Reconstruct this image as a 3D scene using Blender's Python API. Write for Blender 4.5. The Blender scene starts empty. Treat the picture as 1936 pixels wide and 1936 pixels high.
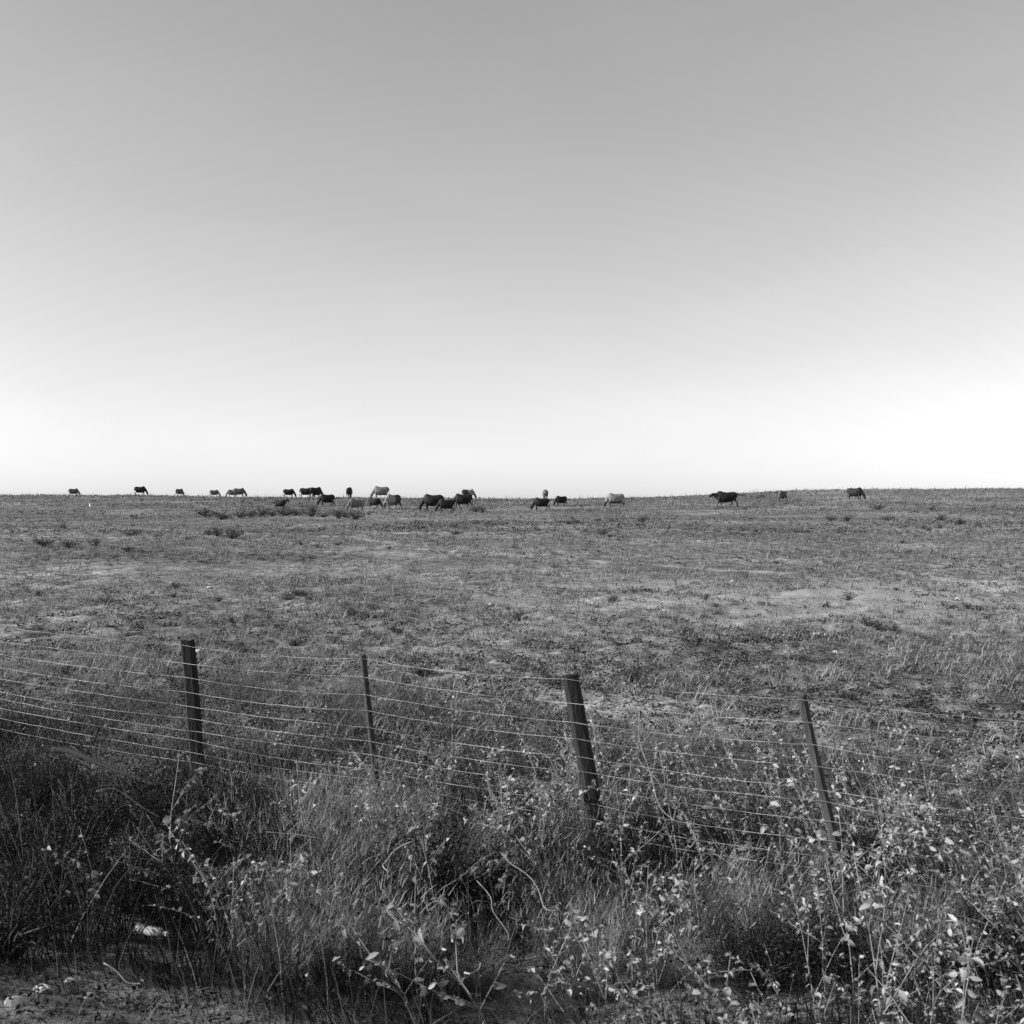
import bpy, bmesh, math, random
import numpy as np
from mathutils import Vector, Matrix

# ------------------------------------------------------------------ camera, sky, sun, exposure
SC = bpy.context.scene
COL = SC.collection
F, PCX, HOR = 2076.0, 968.0, 961.0          # focal length in photo pixels, centre column, true horizon row
CAM_Z = 2.38                                 # eye height above the ground at the fence

cam_d = bpy.data.cameras.new('camera')
cam = bpy.data.objects.new('camera', cam_d)
COL.objects.link(cam)
cam_d.sensor_width = 36.0
cam_d.lens = 36.0 * F / 1936.0
cam_d.clip_start, cam_d.clip_end = 0.05, 5000
cam.location = (0, 0, CAM_Z)
cam.rotation_euler = (math.radians(90.0) - math.atan((968.0 - HOR) / F), 0, 0)
cam_d.dof.use_dof = True; cam_d.dof.focus_distance = 45.0; cam_d.dof.aperture_fstop = 8.0
SC.camera = cam

SUN_EL, SUN_AZ = math.radians(25.0), math.radians(-99.0)     # azimuth from the view direction (+Y), clockwise; so from the left
world = bpy.data.worlds.new('World')
SC.world = world
world.use_nodes = True
wn, wl = world.node_tree.nodes, world.node_tree.links
wn.clear()
sky = wn.new('ShaderNodeTexSky')
sky.sky_type = 'NISHITA'
sky.sun_disc = False
sky.sun_elevation = SUN_EL
sky.sun_rotation = SUN_AZ
sky.altitude = 900
sky.air_density, sky.dust_density, sky.ozone_density = 1.0, 1.1, 1.0
sep = wn.new('ShaderNodeSeparateColor')                        # black-and-white film: weigh the sky's channels to one grey
m1 = wn.new('ShaderNodeMath'); m1.operation = 'MULTIPLY'; m1.inputs[1].default_value = 0.26
m2 = wn.new('ShaderNodeMath'); m2.operation = 'MULTIPLY_ADD'; m2.inputs[1].default_value = 0.35
m3 = wn.new('ShaderNodeMath'); m3.operation = 'MULTIPLY_ADD'; m3.inputs[1].default_value = 0.42
bg = wn.new('ShaderNodeBackground'); bg.inputs['Strength'].default_value = 0.107
wo = wn.new('ShaderNodeOutputWorld')
wl.new(sky.outputs[0], sep.inputs[0])
wl.new(sep.outputs[0], m1.inputs[0])
wl.new(sep.outputs[1], m2.inputs[0]); wl.new(m1.outputs[0], m2.inputs[2])
wl.new(sep.outputs[2], m3.inputs[0]); wl.new(m2.outputs[0], m3.inputs[2])
wtc = wn.new('ShaderNodeTexCoord'); wmp = wn.new('ShaderNodeMapping'); wmp.inputs['Scale'].default_value = (2.2, 1.2, 7.0); wmp.inputs['Rotation'].default_value = (0.2, 0.75, 0.3)
wnz = wn.new('ShaderNodeTexNoise'); wnz.inputs['Scale'].default_value = 1.6; wnz.inputs['Detail'].default_value = 6; wnz.inputs['Distortion'].default_value = 0.6
wmr = wn.new('ShaderNodeMapRange'); wmr.inputs[1].default_value = 0.35; wmr.inputs[2].default_value = 0.75; wmr.inputs[3].default_value = 0.985; wmr.inputs[4].default_value = 1.04   # faint cirrus veil, all round the sky
wmu = wn.new('ShaderNodeMath'); wmu.operation = 'MULTIPLY'
wl.new(wtc.outputs['Generated'], wmp.inputs[0]); wl.new(wmp.outputs[0], wnz.inputs['Vector']); wl.new(wnz.outputs['Fac'], wmr.inputs[0])
wl.new(m3.outputs[0], wmu.inputs[0]); wl.new(wmr.outputs[0], wmu.inputs[1])
wl.new(wmu.outputs[0], bg.inputs['Color'])
wl.new(bg.outputs[0], wo.inputs['Surface'])

sun_d = bpy.data.lights.new('sun', 'SUN')
sun_d.energy = 4.5
sun_d.angle = math.radians(0.53)
sun = bpy.data.objects.new('sun', sun_d)
COL.objects.link(sun)
to_sun = Vector((math.sin(SUN_AZ) * math.cos(SUN_EL), math.cos(SUN_AZ) * math.cos(SUN_EL), math.sin(SUN_EL)))
sun.rotation_euler = to_sun.to_track_quat('Z', 'Y').to_euler()
sun.location = (-20, -5, 30)

vs = SC.view_settings
vs.view_transform = 'Standard'; vs.look = 'None'; vs.exposure = 0.75; vs.gamma = 1.0
vs.use_curve_mapping = False
SC.cycles.use_denoising = False
SC.cycles.max_bounces = 5
SC.cycles.diffuse_bounces = 3
SC.cycles.transparent_max_bounces = 4

# ------------------------------------------------------------------ helpers
RNG = np.random.default_rng(7)
random.seed(7)

def tag(o, label=None, cat=None, group=None, kind=None):
    if label: o['label'] = label
    if cat: o['category'] = cat
    if group: o['group'] = group
    if kind: o['kind'] = kind
    return o

def link(o, parent=None):
    COL.objects.link(o)
    if parent: o.parent = parent
    return o

def mesh_np(name, verts, faces, mat, tone=None, smooth=False, quads=None):
    """verts (n,3); faces (m,3) triangles and/or quads (k,4); tone (n,) goes to the point attribute 'tone'."""
    me = bpy.data.meshes.new(name)
    nt = 0 if faces is None else len(faces)
    nq = 0 if quads is None else len(quads)
    me.vertices.add(len(verts))
    me.vertices.foreach_set('co', np.ascontiguousarray(verts, dtype=np.float32).ravel())
    idx, starts = [], []
    if nt:
        idx.append(np.asarray(faces, dtype=np.int32).ravel()); starts.append(np.arange(nt, dtype=np.int32) * 3)
    if nq:
        idx.append(np.asarray(quads, dtype=np.int32).ravel()); starts.append(nt * 3 + np.arange(nq, dtype=np.int32) * 4)
    idx = np.concatenate(idx); starts = np.concatenate(starts)
    me.loops.add(len(idx)); me.loops.foreach_set('vertex_index', idx)
    me.polygons.add(nt + nq); me.polygons.foreach_set('loop_start', starts)
    if smooth: me.polygons.foreach_set('use_smooth', np.ones(nt + nq, dtype=bool))
    if tone is not None:
        a = me.attributes.new('tone', 'FLOAT', 'POINT')
        a.data.foreach_set('value', np.ascontiguousarray(tone, dtype=np.float32))
    me.update(calc_edges=True); me.validate()
    me.materials.append(mat)
    return me

def hash2(ix, iy, seed):
    n = (ix.astype(np.int64) * 374761393 + iy.astype(np.int64) * 668265263 + seed * 1442695041) & 0xFFFFFFFF
    n = ((n ^ (n >> 13)) * 1274126177) & 0xFFFFFFFF
    n = (n ^ (n >> 16)) & 0xFFFFFF
    return n / float(0xFFFFFF)

def vnoise(x, y, seed=0):
    x = np.asarray(x, float); y = np.asarray(y, float)
    ix, iy = np.floor(x), np.floor(y)
    fx, fy = x - ix, y - iy
    fx = fx * fx * (3 - 2 * fx); fy = fy * fy * (3 - 2 * fy)
    a, b = hash2(ix, iy, seed), hash2(ix + 1, iy, seed)
    c, d = hash2(ix, iy + 1, seed), hash2(ix + 1, iy + 1, seed)
    return (a * (1 - fx) + b * fx) * (1 - fy) + (c * (1 - fx) + d * fx) * fy

def fbm(x, y, seed=0, oct=3):
    v, a, t = 0, 1.0, 0
    for k in range(oct):
        v = v + a * vnoise(x * 2 ** k + 17.3 * k, y * 2 ** k - 9.1 * k, seed + k); t += a; a *= 0.5
    return v / t

def sstep(a, b, x):
    t = np.clip((x - a) / (b - a), 0, 1)
    return t * t * (3 - 2 * t)

# ------------------------------------------------------------------ the lie of the land
NS = (0.520, 0.854)                          # normal of the fence line (and of the road) on the plan
US = (0.854, -0.520)                         # along the fence, to the right
CREST_Y = 168.0
_CX = np.array([-300, -75, -56, -42, -30, -17, -1.5, 7, 23, 35, 43, 51, 72, 300.])
_CP = np.array([30, 26, 26.5, 23, 22, 21, 19, 19, 23, 30, 35, 37.5, 39, 42.])     # how far the ridge stands above eye level

def height(x, y, fine=True):
    x = np.asarray(x, float); y = np.asarray(y, float)
    s = NS[0] * x + NS[1] * y
    t = np.maximum(y - 12, 0)
    rise = 0.0216 * (np.sqrt(t * t + 16) - 4)
    cp = np.interp(x, _CX, _CP)
    top = CAM_Z + cp * CREST_Y / F
    base_c = 0.0216 * (np.sqrt((CREST_Y - 12) ** 2 + 16) - 4)
    ramp = np.clip((y - 85) / (CREST_Y - 85), 0, 1) ** 1.7
    h = rise + (top - base_c) * ramp
    over = np.maximum(y - (CREST_Y - 14), 0)
    hc = top - 0.035 * 14
    hb = hc + 0.035 * over - 0.0009 * over ** 2
    hb = np.where(over > 55, hc + 0.035 * 55 - 0.0009 * 55 ** 2 - 0.064 * (over - 55), hb)
    h = np.where(y > CREST_Y - 14, np.minimum(h, hb), h)
    h = np.maximum(h, -14.0 + 0 * h)
    bank = 0.63 * (1 - sstep(2.0, 4.6, s))
    h = h + bank
    n = 0.26 * (fbm(x / 14, y / 14, 3) - .5) * sstep(9, 30, y) * (1 - 0.6 * sstep(120, 160, y))
    n = n + 0.09 * (fbm(x / 3.1, y / 3.1, 11) - .5) * sstep(2.6, 6, s)
    if fine:
        k = sstep(1.9, 3, s) * (1 - sstep(50, 110, y))
        n = n + 0.21 * (fbm(x / 0.9, y / 0.7, 23) - .5) * k
        n = n + 0.07 * (vnoise(x / 0.21, y / 0.21, 31) - .5) * k * (1 - sstep(18, 45, y))
    return h + n

def hz(x, y): return float(height(np.array([x]), np.array([y]))[0])

_YS = np.concatenate([np.arange(3, 30, 0.02), np.arange(30, 172, 0.1)])
def ground_at(px, py, lo=3.0, hi=171.0):
    """the spot of ground seen at a photo pixel"""
    ys = _YS[(_YS >= lo) & (_YS <= hi)]
    u = (px - PCX) / F
    row = HOR + F * (CAM_Z - height(u * ys, ys, False)) / ys
    i = np.argmax(row <= py) if np.any(row <= py) else len(ys) - 1
    return u * ys[i], ys[i]

# ------------------------------------------------------------------ materials (black-and-white film: every colour is a grey)
def new_mat(name):
    m = bpy.data.materials.new(name); m.use_nodes = True
    m.node_tree.nodes.clear()
    return m, m.node_tree.nodes, m.node_tree.links

def ramp(n, stops):
    r = n.new('ShaderNodeValToRGB'); e = r.color_ramp.elements
    while len(e) < len(stops): e.new(0.5)
    for q, (p, v) in zip(e, stops): q.position = p; q.color = (v, v, v, 1)
    return r

def veg_mat(name, lo, hi, trans=0.3, mid=None):
    m, n, l = new_mat(name)
    at = n.new('ShaderNodeAttribute'); at.attribute_name = 'tone'
    oi = n.new('ShaderNodeObjectInfo')
    ad = n.new('ShaderNodeMath'); ad.operation = 'MULTIPLY_ADD'; ad.inputs[1].default_value = 0.30; ad.inputs[2].default_value = -0.15
    l.new(oi.outputs['Random'], ad.inputs[0])
    sm = n.new('ShaderNodeMath'); sm.operation = 'ADD'
    l.new(at.outputs['Fac'], sm.inputs[0]); l.new(ad.outputs[0], sm.inputs[1])
    r = ramp(n, [(0, lo), (0.5, mid if mid is not None else (lo * hi) ** 0.5), (1, hi)])
    l.new(sm.outputs[0], r.inputs[0])
    d = n.new('ShaderNodeBsdfDiffuse'); t = n.new('ShaderNodeBsdfTranslucent')
    l.new(r.outputs[0], d.inputs[0]); l.new(r.outputs[0], t.inputs[0])
    mx = n.new('ShaderNodeMixShader'); mx.inputs[0].default_value = trans
    l.new(d.outputs[0], mx.inputs[1]); l.new(t.outputs[0], mx.inputs[2])
    o = n.new('ShaderNodeOutputMaterial'); l.new(mx.outputs[0], o.inputs[0])
    return m

def noise_mat(name, stops, scale, rough=0.85, bump=0.2, detail=6, stretch=(1, 1, 1), metal=0.0, spec=0.3):
    m, n, l = new_mat(name)
    tc = n.new('ShaderNodeTexCoord'); mp = n.new('ShaderNodeMapping'); mp.inputs['Scale'].default_value = stretch
    nz = n.new('ShaderNodeTexNoise'); nz.inputs['Scale'].default_value = scale; nz.inputs['Detail'].default_value = detail
    l.new(tc.outputs['Object'], mp.inputs[0]); l.new(mp.outputs[0], nz.inputs['Vector'])
    r = ramp(n, stops); l.new(nz.outputs['Fac'], r.inputs[0])
    p = n.new('ShaderNodeBsdfPrincipled')
    p.inputs['Roughness'].default_value = rough; p.inputs['Metallic'].default_value = metal
    p.inputs['Specular IOR Level'].default_value = spec
    l.new(r.outputs[0], p.inputs['Base Color'])
    b = n.new('ShaderNodeBump'); b.inputs['Strength'].default_value = bump; b.inputs['Distance'].default_value = 0.01
    l.new(nz.outputs['Fac'], b.inputs['Height']); l.new(b.outputs[0], p.inputs['Normal'])
    o = n.new('ShaderNodeOutputMaterial'); l.new(p.outputs[0], o.inputs[0])
    return m

def ground_mat():
    m, n, l = new_mat('dry_pasture_soil')
    tc = n.new('ShaderNodeTexCoord')
    def nz(scale, det, stops, rough=0.6):
        t = n.new('ShaderNodeTexNoise'); t.inputs['Scale'].default_value = scale; t.inputs['Detail'].default_value = det
        t.inputs['Roughness'].default_value = rough
        l.new(tc.outputs['Object'], t.inputs['Vector'])
        r = ramp(n, stops); l.new(t.outputs['Fac'], r.inputs[0]); return t, r
    t1, r1 = nz(0.11, 5, [(0.32, 0.09), (0.5, 0.155), (0.66, 0.27)])
    t2, r2 = nz(1.7, 7, [(0.36, 0.35), (0.5, 0.95), (0.64, 1.5)], 0.7)
    t3, r3 = nz(9.0, 5, [(0.34, 0.4), (0.5, 1.0), (0.66, 1.5)], 0.75)
    a = n.new('ShaderNodeMix'); a.data_type = 'RGBA'; a.blend_type = 'MULTIPLY'; a.inputs[0].default_value = 1
    b = n.new('ShaderNodeMix'); b.data_type = 'RGBA'; b.blend_type = 'MULTIPLY'; b.inputs[0].default_value = 1
    l.new(r1.outputs[0], a.inputs[6]); l.new(r2.outputs[0], a.inputs[7])
    l.new(a.outputs[2], b.inputs[6]); l.new(r3.outputs[0], b.inputs[7])
    at = n.new('ShaderNodeAttribute'); at.attribute_name = 'tone'          # trodden cattle paths: bare pale dust
    c = n.new('ShaderNodeMix'); c.data_type = 'RGBA'
    c.inputs[7].default_value = (0.32, 0.32, 0.32, 1)
    l.new(at.outputs['Fac'], c.inputs[0]); l.new(b.outputs[2], c.inputs[6])
    p = n.new('ShaderNodeBsdfPrincipled'); p.inputs['Roughness'].default_value = 0.95
    p.inputs['Specular IOR Level'].default_value = 0.1
    l.new(c.outputs[2], p.inputs['Base Color'])
    bp = n.new('ShaderNodeBump'); bp.inputs['Strength'].default_value = 0.6; bp.inputs['Distance'].default_value = 0.05
    hs = n.new('ShaderNodeMath'); hs.operation = 'MULTIPLY_ADD'; hs.inputs[1].default_value = 3.0
    l.new(t2.outputs['Fac'], hs.inputs[0]); l.new(t3.outputs['Fac'], hs.inputs[2]); l.new(hs.outputs[0], bp.inputs['Height']); l.new(bp.outputs[0], p.inputs['Normal'])
    o = n.new('ShaderNodeOutputMaterial'); l.new(p.outputs[0], o.inputs[0])
    return m

M = {}
M['ground'] = ground_mat()
M['asphalt'] = noise_mat('asphalt', [(0.3, 0.035), (0.7, 0.07)], 60, 0.9, 0.3)
M['straw'] = veg_mat('dry_grass', 0.045, 0.34, 0.3)
M['field'] = veg_mat('grazed_grass', 0.05, 0.29, 0.3)
M['leaf'] = veg_mat('dry_weed_leaf', 0.04, 0.46, 0.3, 0.17)
M['stem'] = noise_mat('weed_stem', [(0.3, 0.12), (0.7, 0.30)], 30, 0.8, 0.1)
M['dark_leaf'] = veg_mat('dark_scrub_leaf', 0.012, 0.06, 0.2)  # dark foliage, deepened further to put vignette darkness into the bank scrub
M['shrub_leaf'] = veg_mat('field_shrub_leaf', 0.014, 0.075, 0.25)
M['pale_leaf'] = veg_mat('bleached_weed', 0.13, 0.42, 0.3)
M['dark_stem'] = noise_mat('scrub_twig', [(0.3, 0.03), (0.7, 0.09)], 40, 0.9, 0.2)
M['post_dark'] = noise_mat('weathered_dark_timber', [(0.25, 0.008), (0.55, 0.018), (0.8, 0.04)], 9, 0.9, 0.7, 8, (6, 6, 0.6))
M['post_grey'] = noise_mat('weathered_grey_timber', [(0.25, 0.02), (0.55, 0.05), (0.8, 0.10)], 9, 0.9, 0.7, 8, (6, 6, 0.6))
M['steel'] = noise_mat('rusted_steel', [(0.3, 0.02), (0.7, 0.07)], 25, 0.7, 0.3, 6, (1, 1, 1), 0.2)
M['wire'] = noise_mat('galvanised_wire', [(0.38, 0.08), (0.62, 0.42)], 3, 0.5, 0.0, 4, (1, 1, 1), 0.2, 0.4)
M['stone'] = noise_mat('pale_stone', [(0.25, 0.28), (0.55, 0.42), (0.8, 0.6)], 14, 0.85, 0.5)
M['stalk'] = noise_mat('bleached_stalk', [(0.3, 0.16), (0.7, 0.38)], 30, 0.7, 0.2)
M['plastic'] = noise_mat('scuffed_plastic', [(0.3, 0.28), (0.7, 0.5)], 18, 0.35, 0.2, 4, (1, 1, 1), 0.0, 0.5)
M['white'] = noise_mat('white_plumage', [(0.3, 0.7), (0.7, 0.85)], 20, 0.8, 0.2)

# ------------------------------------------------------------------ ground sheet
def growth(start, step, ratio, end, cap=None):
    out, v, s = [], start, step
    while v < end:
        out.append(v); v += s; s *= ratio
        if cap: s = min(s, cap)
    out.append(end)
    return out
ys = list(np.arange(-60, 2.4, 3.0)) + list(np.arange(2.5, 14, 0.065)) + growth(14, 0.07, 1.0115, 180, 1.1) + growth(181, 1.5, 1.25, 900)
xp = list(np.arange(0, 6.2, 0.075)) + growth(6.25, 0.08, 1.028, 110) + growth(112, 3, 1.3, 700)
xs = [-v for v in xp[:0:-1]] + xp
X, Y = np.meshgrid(np.array(xs), np.array(ys))
Z = height(X, Y)

PATHS = [([(770, 1036), (830, 1041), (1000, 1052), (1150, 1064), (1300, 1074), (1500, 1086), (1700, 1093), (1880, 1100)], 0.22),
         ([(250, 1000), (330, 1003), (430, 1008), (530, 1010)], 0.30),
         ([(1240, 1142), (1420, 1128), (1560, 1122)], 0.5),
         ([(560, 1014), (680, 1018), (760, 1030)], 0.25),
         ([(1380, 1180), (1500, 1165), (1640, 1150)], 0.5)]
PATHS = [([ground_at(*p) for p in pts], w) for pts, w in PATHS]
BARE = [(*ground_at(px, py), rx, ry, a) for px, py, rx, ry, a in [(1440, 1140, 6.0, 4.2, .8), (1250, 1115, 6, 5, .65), (1680, 1125, 5.5, 4, .7), (960, 1190, 3.4, 3.4, .6), (450, 1120, 5, 2.5, .35), (1560, 1190, 2.6, 1.6, .4), (700, 1080, 6, 4, .35), (1050, 1040, 8, 7, .35)]]   # grazed bare, dusty ground
def path_mask(X, Y):
  out = np.zeros_like(X)
  for g, w in PATHS:
    for (ax, ay), (bx, by) in zip(g[:-1], g[1:]):
        dx, dy = bx - ax, by - ay
        t = np.clip(((X - ax) * dx + (Y - ay) * dy) / (dx * dx + dy * dy + 1e-9), 0, 1)
        d = np.hypot(X - ax - t * dx, Y - ay - t * dy)
        out = np.maximum(out, 0.75 * (1 - sstep(w * .5, w * 1.6, d + 1.6 * w * (fbm(X / .7, Y / .7, 77) - .5))))
  for px, py, rx, ry, a in BARE:
    gx, gy = px, py
    q = ((X - gx) / rx) ** 2 + ((Y - gy) / ry) ** 2
    out = np.maximum(out, a * np.exp(-q) * np.clip(.35 + 1.5 * (fbm(X / 1.8, Y / 1.4, 81) - .25), 0, 1))
  return out
path_tone = path_mask(X, Y)
nx, ny = len(xs), len(ys)
ii = np.arange(nx * ny).reshape(ny, nx)
quads = np.stack([ii[:-1, :-1], ii[:-1, 1:], ii[1:, 1:], ii[1:, :-1]], -1).reshape(-1, 4)
g_me = mesh_np('ground', np.stack([X, Y, Z], -1).reshape(-1, 3), None, M['ground'], path_tone.ravel(), True, quads)
tag(link(bpy.data.objects.new('ground', g_me)), 'dry grazed pasture rising gently to a bare ridge', None, None, 'structure')

# the road the picture is taken from, just below the frame
def on_plan(s, u): return (NS[0] * s + US[0] * u, NS[1] * s + US[1] * u)
rv = [(*on_plan(s, u), 0.634) for u in (-60, 60) for s in (-5.5, 1.3)]
r_me = mesh_np('road', np.array(rv), None, M['asphalt'], None, False, [(0, 1, 3, 2)])
tag(link(bpy.data.objects.new('road', r_me)), 'asphalt road running beside the fence', None, None, 'structure')

# ------------------------------------------------------------------ vegetation builders
def blades(P, L, W, az, lean, curl, tone, segs=2):
    """tapering bent blades: P (n,3) roots; lean and curl in radians; returns verts, tris, tone"""
    n = len(P)
    d = np.stack([np.cos(az), np.sin(az)], -1)
    side = np.stack([-np.sin(az + .6), np.cos(az + .6), np.zeros(n)], -1)
    pos = P.copy(); ang = lean.copy()
    V = []
    for k in range(segs + 1):
        w = W * (1 - k / segs) ** 0.7
        if k < segs:
            V.append(pos - side * w[:, None] * .5); V.append(pos + side * w[:, None] * .5)
        else:
            V.append(pos)
        step = L / segs
        pos = pos + np.concatenate([d * (np.sin(ang) * step)[:, None], (np.cos(ang) * step)[:, None]], -1)
        ang = ang + curl
    m = 2 * segs + 1
    V = np.stack(V, 1).reshape(-1, 3)
    base = (np.arange(n) * m)[:, None]
    T = []
    for k in range(segs - 1):
        a = 2 * k
        T += [[a, a + 1, a + 3], [a, a + 3, a + 2]]
    a = 2 * (segs - 1); T.append([a, a + 1, a + 2])
    T = (base[:, :, None] + np.array(T)[None]).reshape(-1, 3)
    return V, T, np.repeat(tone, m)

def leaves(P, L, W, D, N, tone, fine=False):
    """folded lance-shaped leaves: P root, D unit direction, N rough normal; fine ones are longer, fluted and curl over"""
    S = np.cross(D, N); S /= np.linalg.norm(S, axis=1)[:, None] + 1e-9
    N = np.cross(S, D)
    L = L[:, None]; W = W[:, None]; n = len(P)
    if not fine:
        V = np.stack([P, P + D * L * .4 + S * W * .5 + N * W * .18, P + D * L * .45, P + D * L * .4 - S * W * .5 + N * W * .18,
                      P + D * L - N * L * .18], 1)
        T = np.array([[0, 1, 2], [0, 2, 3], [1, 4, 2], [2, 4, 3]])
    else:
        c = RNG.uniform(.0, .35, (n, 1)); f = RNG.uniform(.05, .45, (n, 1)); tw = RNG.normal(0, .25, (n, 1))
        A = P + D * L * .32 + N * L * .04
        B = P + D * L * .68 - N * L * c * .45
        S2 = S + N * tw; E = P + D * L * (1 - .4 * c) - N * L * c
        V = np.stack([P, A + S * W * .46 + N * W * f, A, A - S * W * .46 + N * W * f,
                      B + S2 * W * .40 + N * W * f, B, B - S2 * W * .40 + N * W * f, E], 1)
        T = np.array([[0, 1, 2], [0, 2, 3], [1, 4, 5], [1, 5, 2], [2, 5, 6], [2, 6, 3], [4, 7, 5], [5, 7, 6]])
    m = V.shape[1]
    T = ((np.arange(n) * m)[:, None, None] + T[None]).reshape(-1, 3)
    return V.reshape(-1, 3), T, np.repeat(tone, m)

def merge(parts):
    V, T, C, o = [], [], [], 0
    for v, t, c in parts:
        V.append(v); T.append(t + o); C.append(c); o += len(v)
    return np.concatenate(V), np.concatenate(T), np.concatenate(C)

def tube(points, radii, sides=5, tone=0.5):
    pts = np.array(points, float); n = len(pts)
    tan = np.gradient(pts, axis=0); tan /= np.linalg.norm(tan, axis=1)[:, None] + 1e-9
    ref = np.array([0.31, 0.17, 0.93]) if abs(tan[0][2]) < .8 else np.array([1.0, 0.2, 0.1])
    V = []
    for p, t, r in zip(pts, tan, radii):
        a = np.cross(t, ref); a /= np.linalg.norm(a); b = np.cross(t, a)
        for k in range(sides):
            q = 2 * math.pi * k / sides
            V.append(p + r * (math.cos(q) * a + math.sin(q) * b))
    T = []
    for i in range(n - 1):
        for k in range(sides):
            a0, a1 = i * sides + k, i * sides + (k + 1) % sides
            T += [[a0, a1, a1 + sides], [a0, a1 + sides, a0 + sides]]
    c0, c1 = len(V), len(V) + 1
    V += [pts[0], pts[-1]]
    for k in range(sides):
        T += [[c0, (k + 1) % sides, k], [c1, (n - 1) * sides + k, (n - 1) * sides + (k + 1) % sides]]
    V = np.array(V)
    return V, np.array(T), np.full(len(V), tone)

def rdir(n, zlo=-1, zhi=1, rng=RNG):
    z = rng.uniform(zlo, zhi, n); a = rng.uniform(0, 2 * math.pi, n); r = np.sqrt(np.maximum(1 - z * z, 0))
    return np.stack([r * np.cos(a), r * np.sin(a), z], -1)

def stuff(name, parts, mat, label, cat):
    v, t, c = merge(parts)
    o = link(bpy.data.objects.new(name, mesh_np(name, v, t, mat, c)))
    return tag(o, label, cat, None, 'stuff')

# ------------------------------------------------------------------ grazed field: grass and herbs nobody could count
def scatter_field(n, y0, y1, p=-0.6, umax=0.62):
    q = RNG.random(n); e = p + 1
    y = (y0 ** e + q * (y1 ** e - y0 ** e)) ** (1 / e)
    x = RNG.uniform(-umax, umax, n) * y + RNG.normal(0, 1.0, n)
    return x, y

def tufts(n, y0, y1, p, blades_per, hmin, hmax, spread, patch_scale, patch_cut, tone_mid, tone_var, seed, wfac=1.0, smin=6.2):
    x, y = scatter_field(n, y0, y1, p)
    s = NS[0] * x + NS[1] * y
    keep = (.55 * fbm(x / patch_scale, y / patch_scale, seed) + .45 * fbm(x / (4.5 * patch_scale), y / (3 * patch_scale), seed + 50) + RNG.normal(0, .04, n) > patch_cut) & (s > smin) & (path_mask(x, y) < .1 + .8 * RNG.random(n))
    x, y = x[keep], y[keep]; n = len(x)
    size = RNG.uniform(hmin, hmax, n) * (0.7 + 0.6 * RNG.random(n))
    tn = tone_mid + tone_var * RNG.normal(0, 1, n)
    x = np.repeat(x, blades_per); y = np.repeat(y, blades_per); size = np.repeat(size, blades_per); tn = np.repeat(tn, blades_per)
    m = len(x)
    x = x + RNG.normal(0, 1, m) * spread * size; y = y + RNG.normal(0, 1, m) * spread * size
    P = np.stack([x, y, height(x, y) - 0.012], -1)
    L = size * RNG.uniform(.6, 1.25, m)
    W = (0.010 + 0.00045 * y) * wfac * RNG.uniform(.6, 1.3, m)
    return blades(P, L, W, RNG.uniform(0, 2 * math.pi, m), RNG.uniform(0.1, 0.75, m), RNG.uniform(0.2, 0.9, m), np.clip(tn + RNG.normal(0, .12, m), 0, 1))

field_parts = [tufts(43000, 8, 60, -0.9, 6, .04, .14, .5, 2.2, .50, .5, .15, 101),
               tufts(42000, 40, 172, -0.4, 4, .08, .24, .7, 6.0, .46, .52, .14, 107),
               tufts(12000, 9, 40, -0.8, 5, .08, .26, .35, 1.3, .50, .7, .16, 113),
               tufts(12000, 95, 171, 0.0, 4, .18, .42, .5, 8.0, .44, .52, .15, 119)]
stuff('field_grass', field_parts, M['field'], 'short dry grazed grass covering the rising pasture', 'grass')

def herbs(n, y0, y1, p, per, size0, size1, seed, cut, tone, scale, smin=6.0):
    x, y = scatter_field(n, y0, y1, p)
    s = NS[0] * x + NS[1] * y
    keep = (.5 * fbm(x / scale, y / scale, seed) + .5 * fbm(x / (4 * scale), y / (2.5 * scale), seed + 50) + RNG.normal(0, .04, n) > cut) & (s > smin) & (path_mask(x, y) < .1 + .8 * RNG.random(n))
    x, y = x[keep], y[keep]; n = len(x)
    sz = RNG.uniform(size0, size1, n) * (1 + 0.006 * y)
    x = np.repeat(x, per); y = np.repeat(y, per); sz = np.repeat(sz, per); m = len(x)
    x = x + RNG.normal(0, 1.1, m) * sz; y = y + RNG.normal(0, 1.1, m) * sz
    P = np.stack([x, y, height(x, y) + RNG.random(m) ** 1.5 * sz * 1.3], -1)
    D = rdir(m, -.2, .7); N = rdir(m, .2, 1)
    return leaves(P, sz * RNG.uniform(.6, 1.2, m), sz * RNG.uniform(.35, .7, m), D, N, np.clip(tone + RNG.normal(0, .2, m), 0, 1))
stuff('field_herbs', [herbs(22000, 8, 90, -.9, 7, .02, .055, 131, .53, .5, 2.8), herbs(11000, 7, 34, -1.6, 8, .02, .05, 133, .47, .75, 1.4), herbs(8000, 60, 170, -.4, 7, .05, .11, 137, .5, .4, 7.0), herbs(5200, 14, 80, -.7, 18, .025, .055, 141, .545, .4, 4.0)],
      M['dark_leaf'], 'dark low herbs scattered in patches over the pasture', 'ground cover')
stuff('field_litter', [herbs(9000, 7, 70, -0.95, 3, .02, .045, 139, .48, .6, 1.7)],
      M['pale_leaf'], 'pale dead leaves lying loose on the pasture', 'leaf litter')

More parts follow.
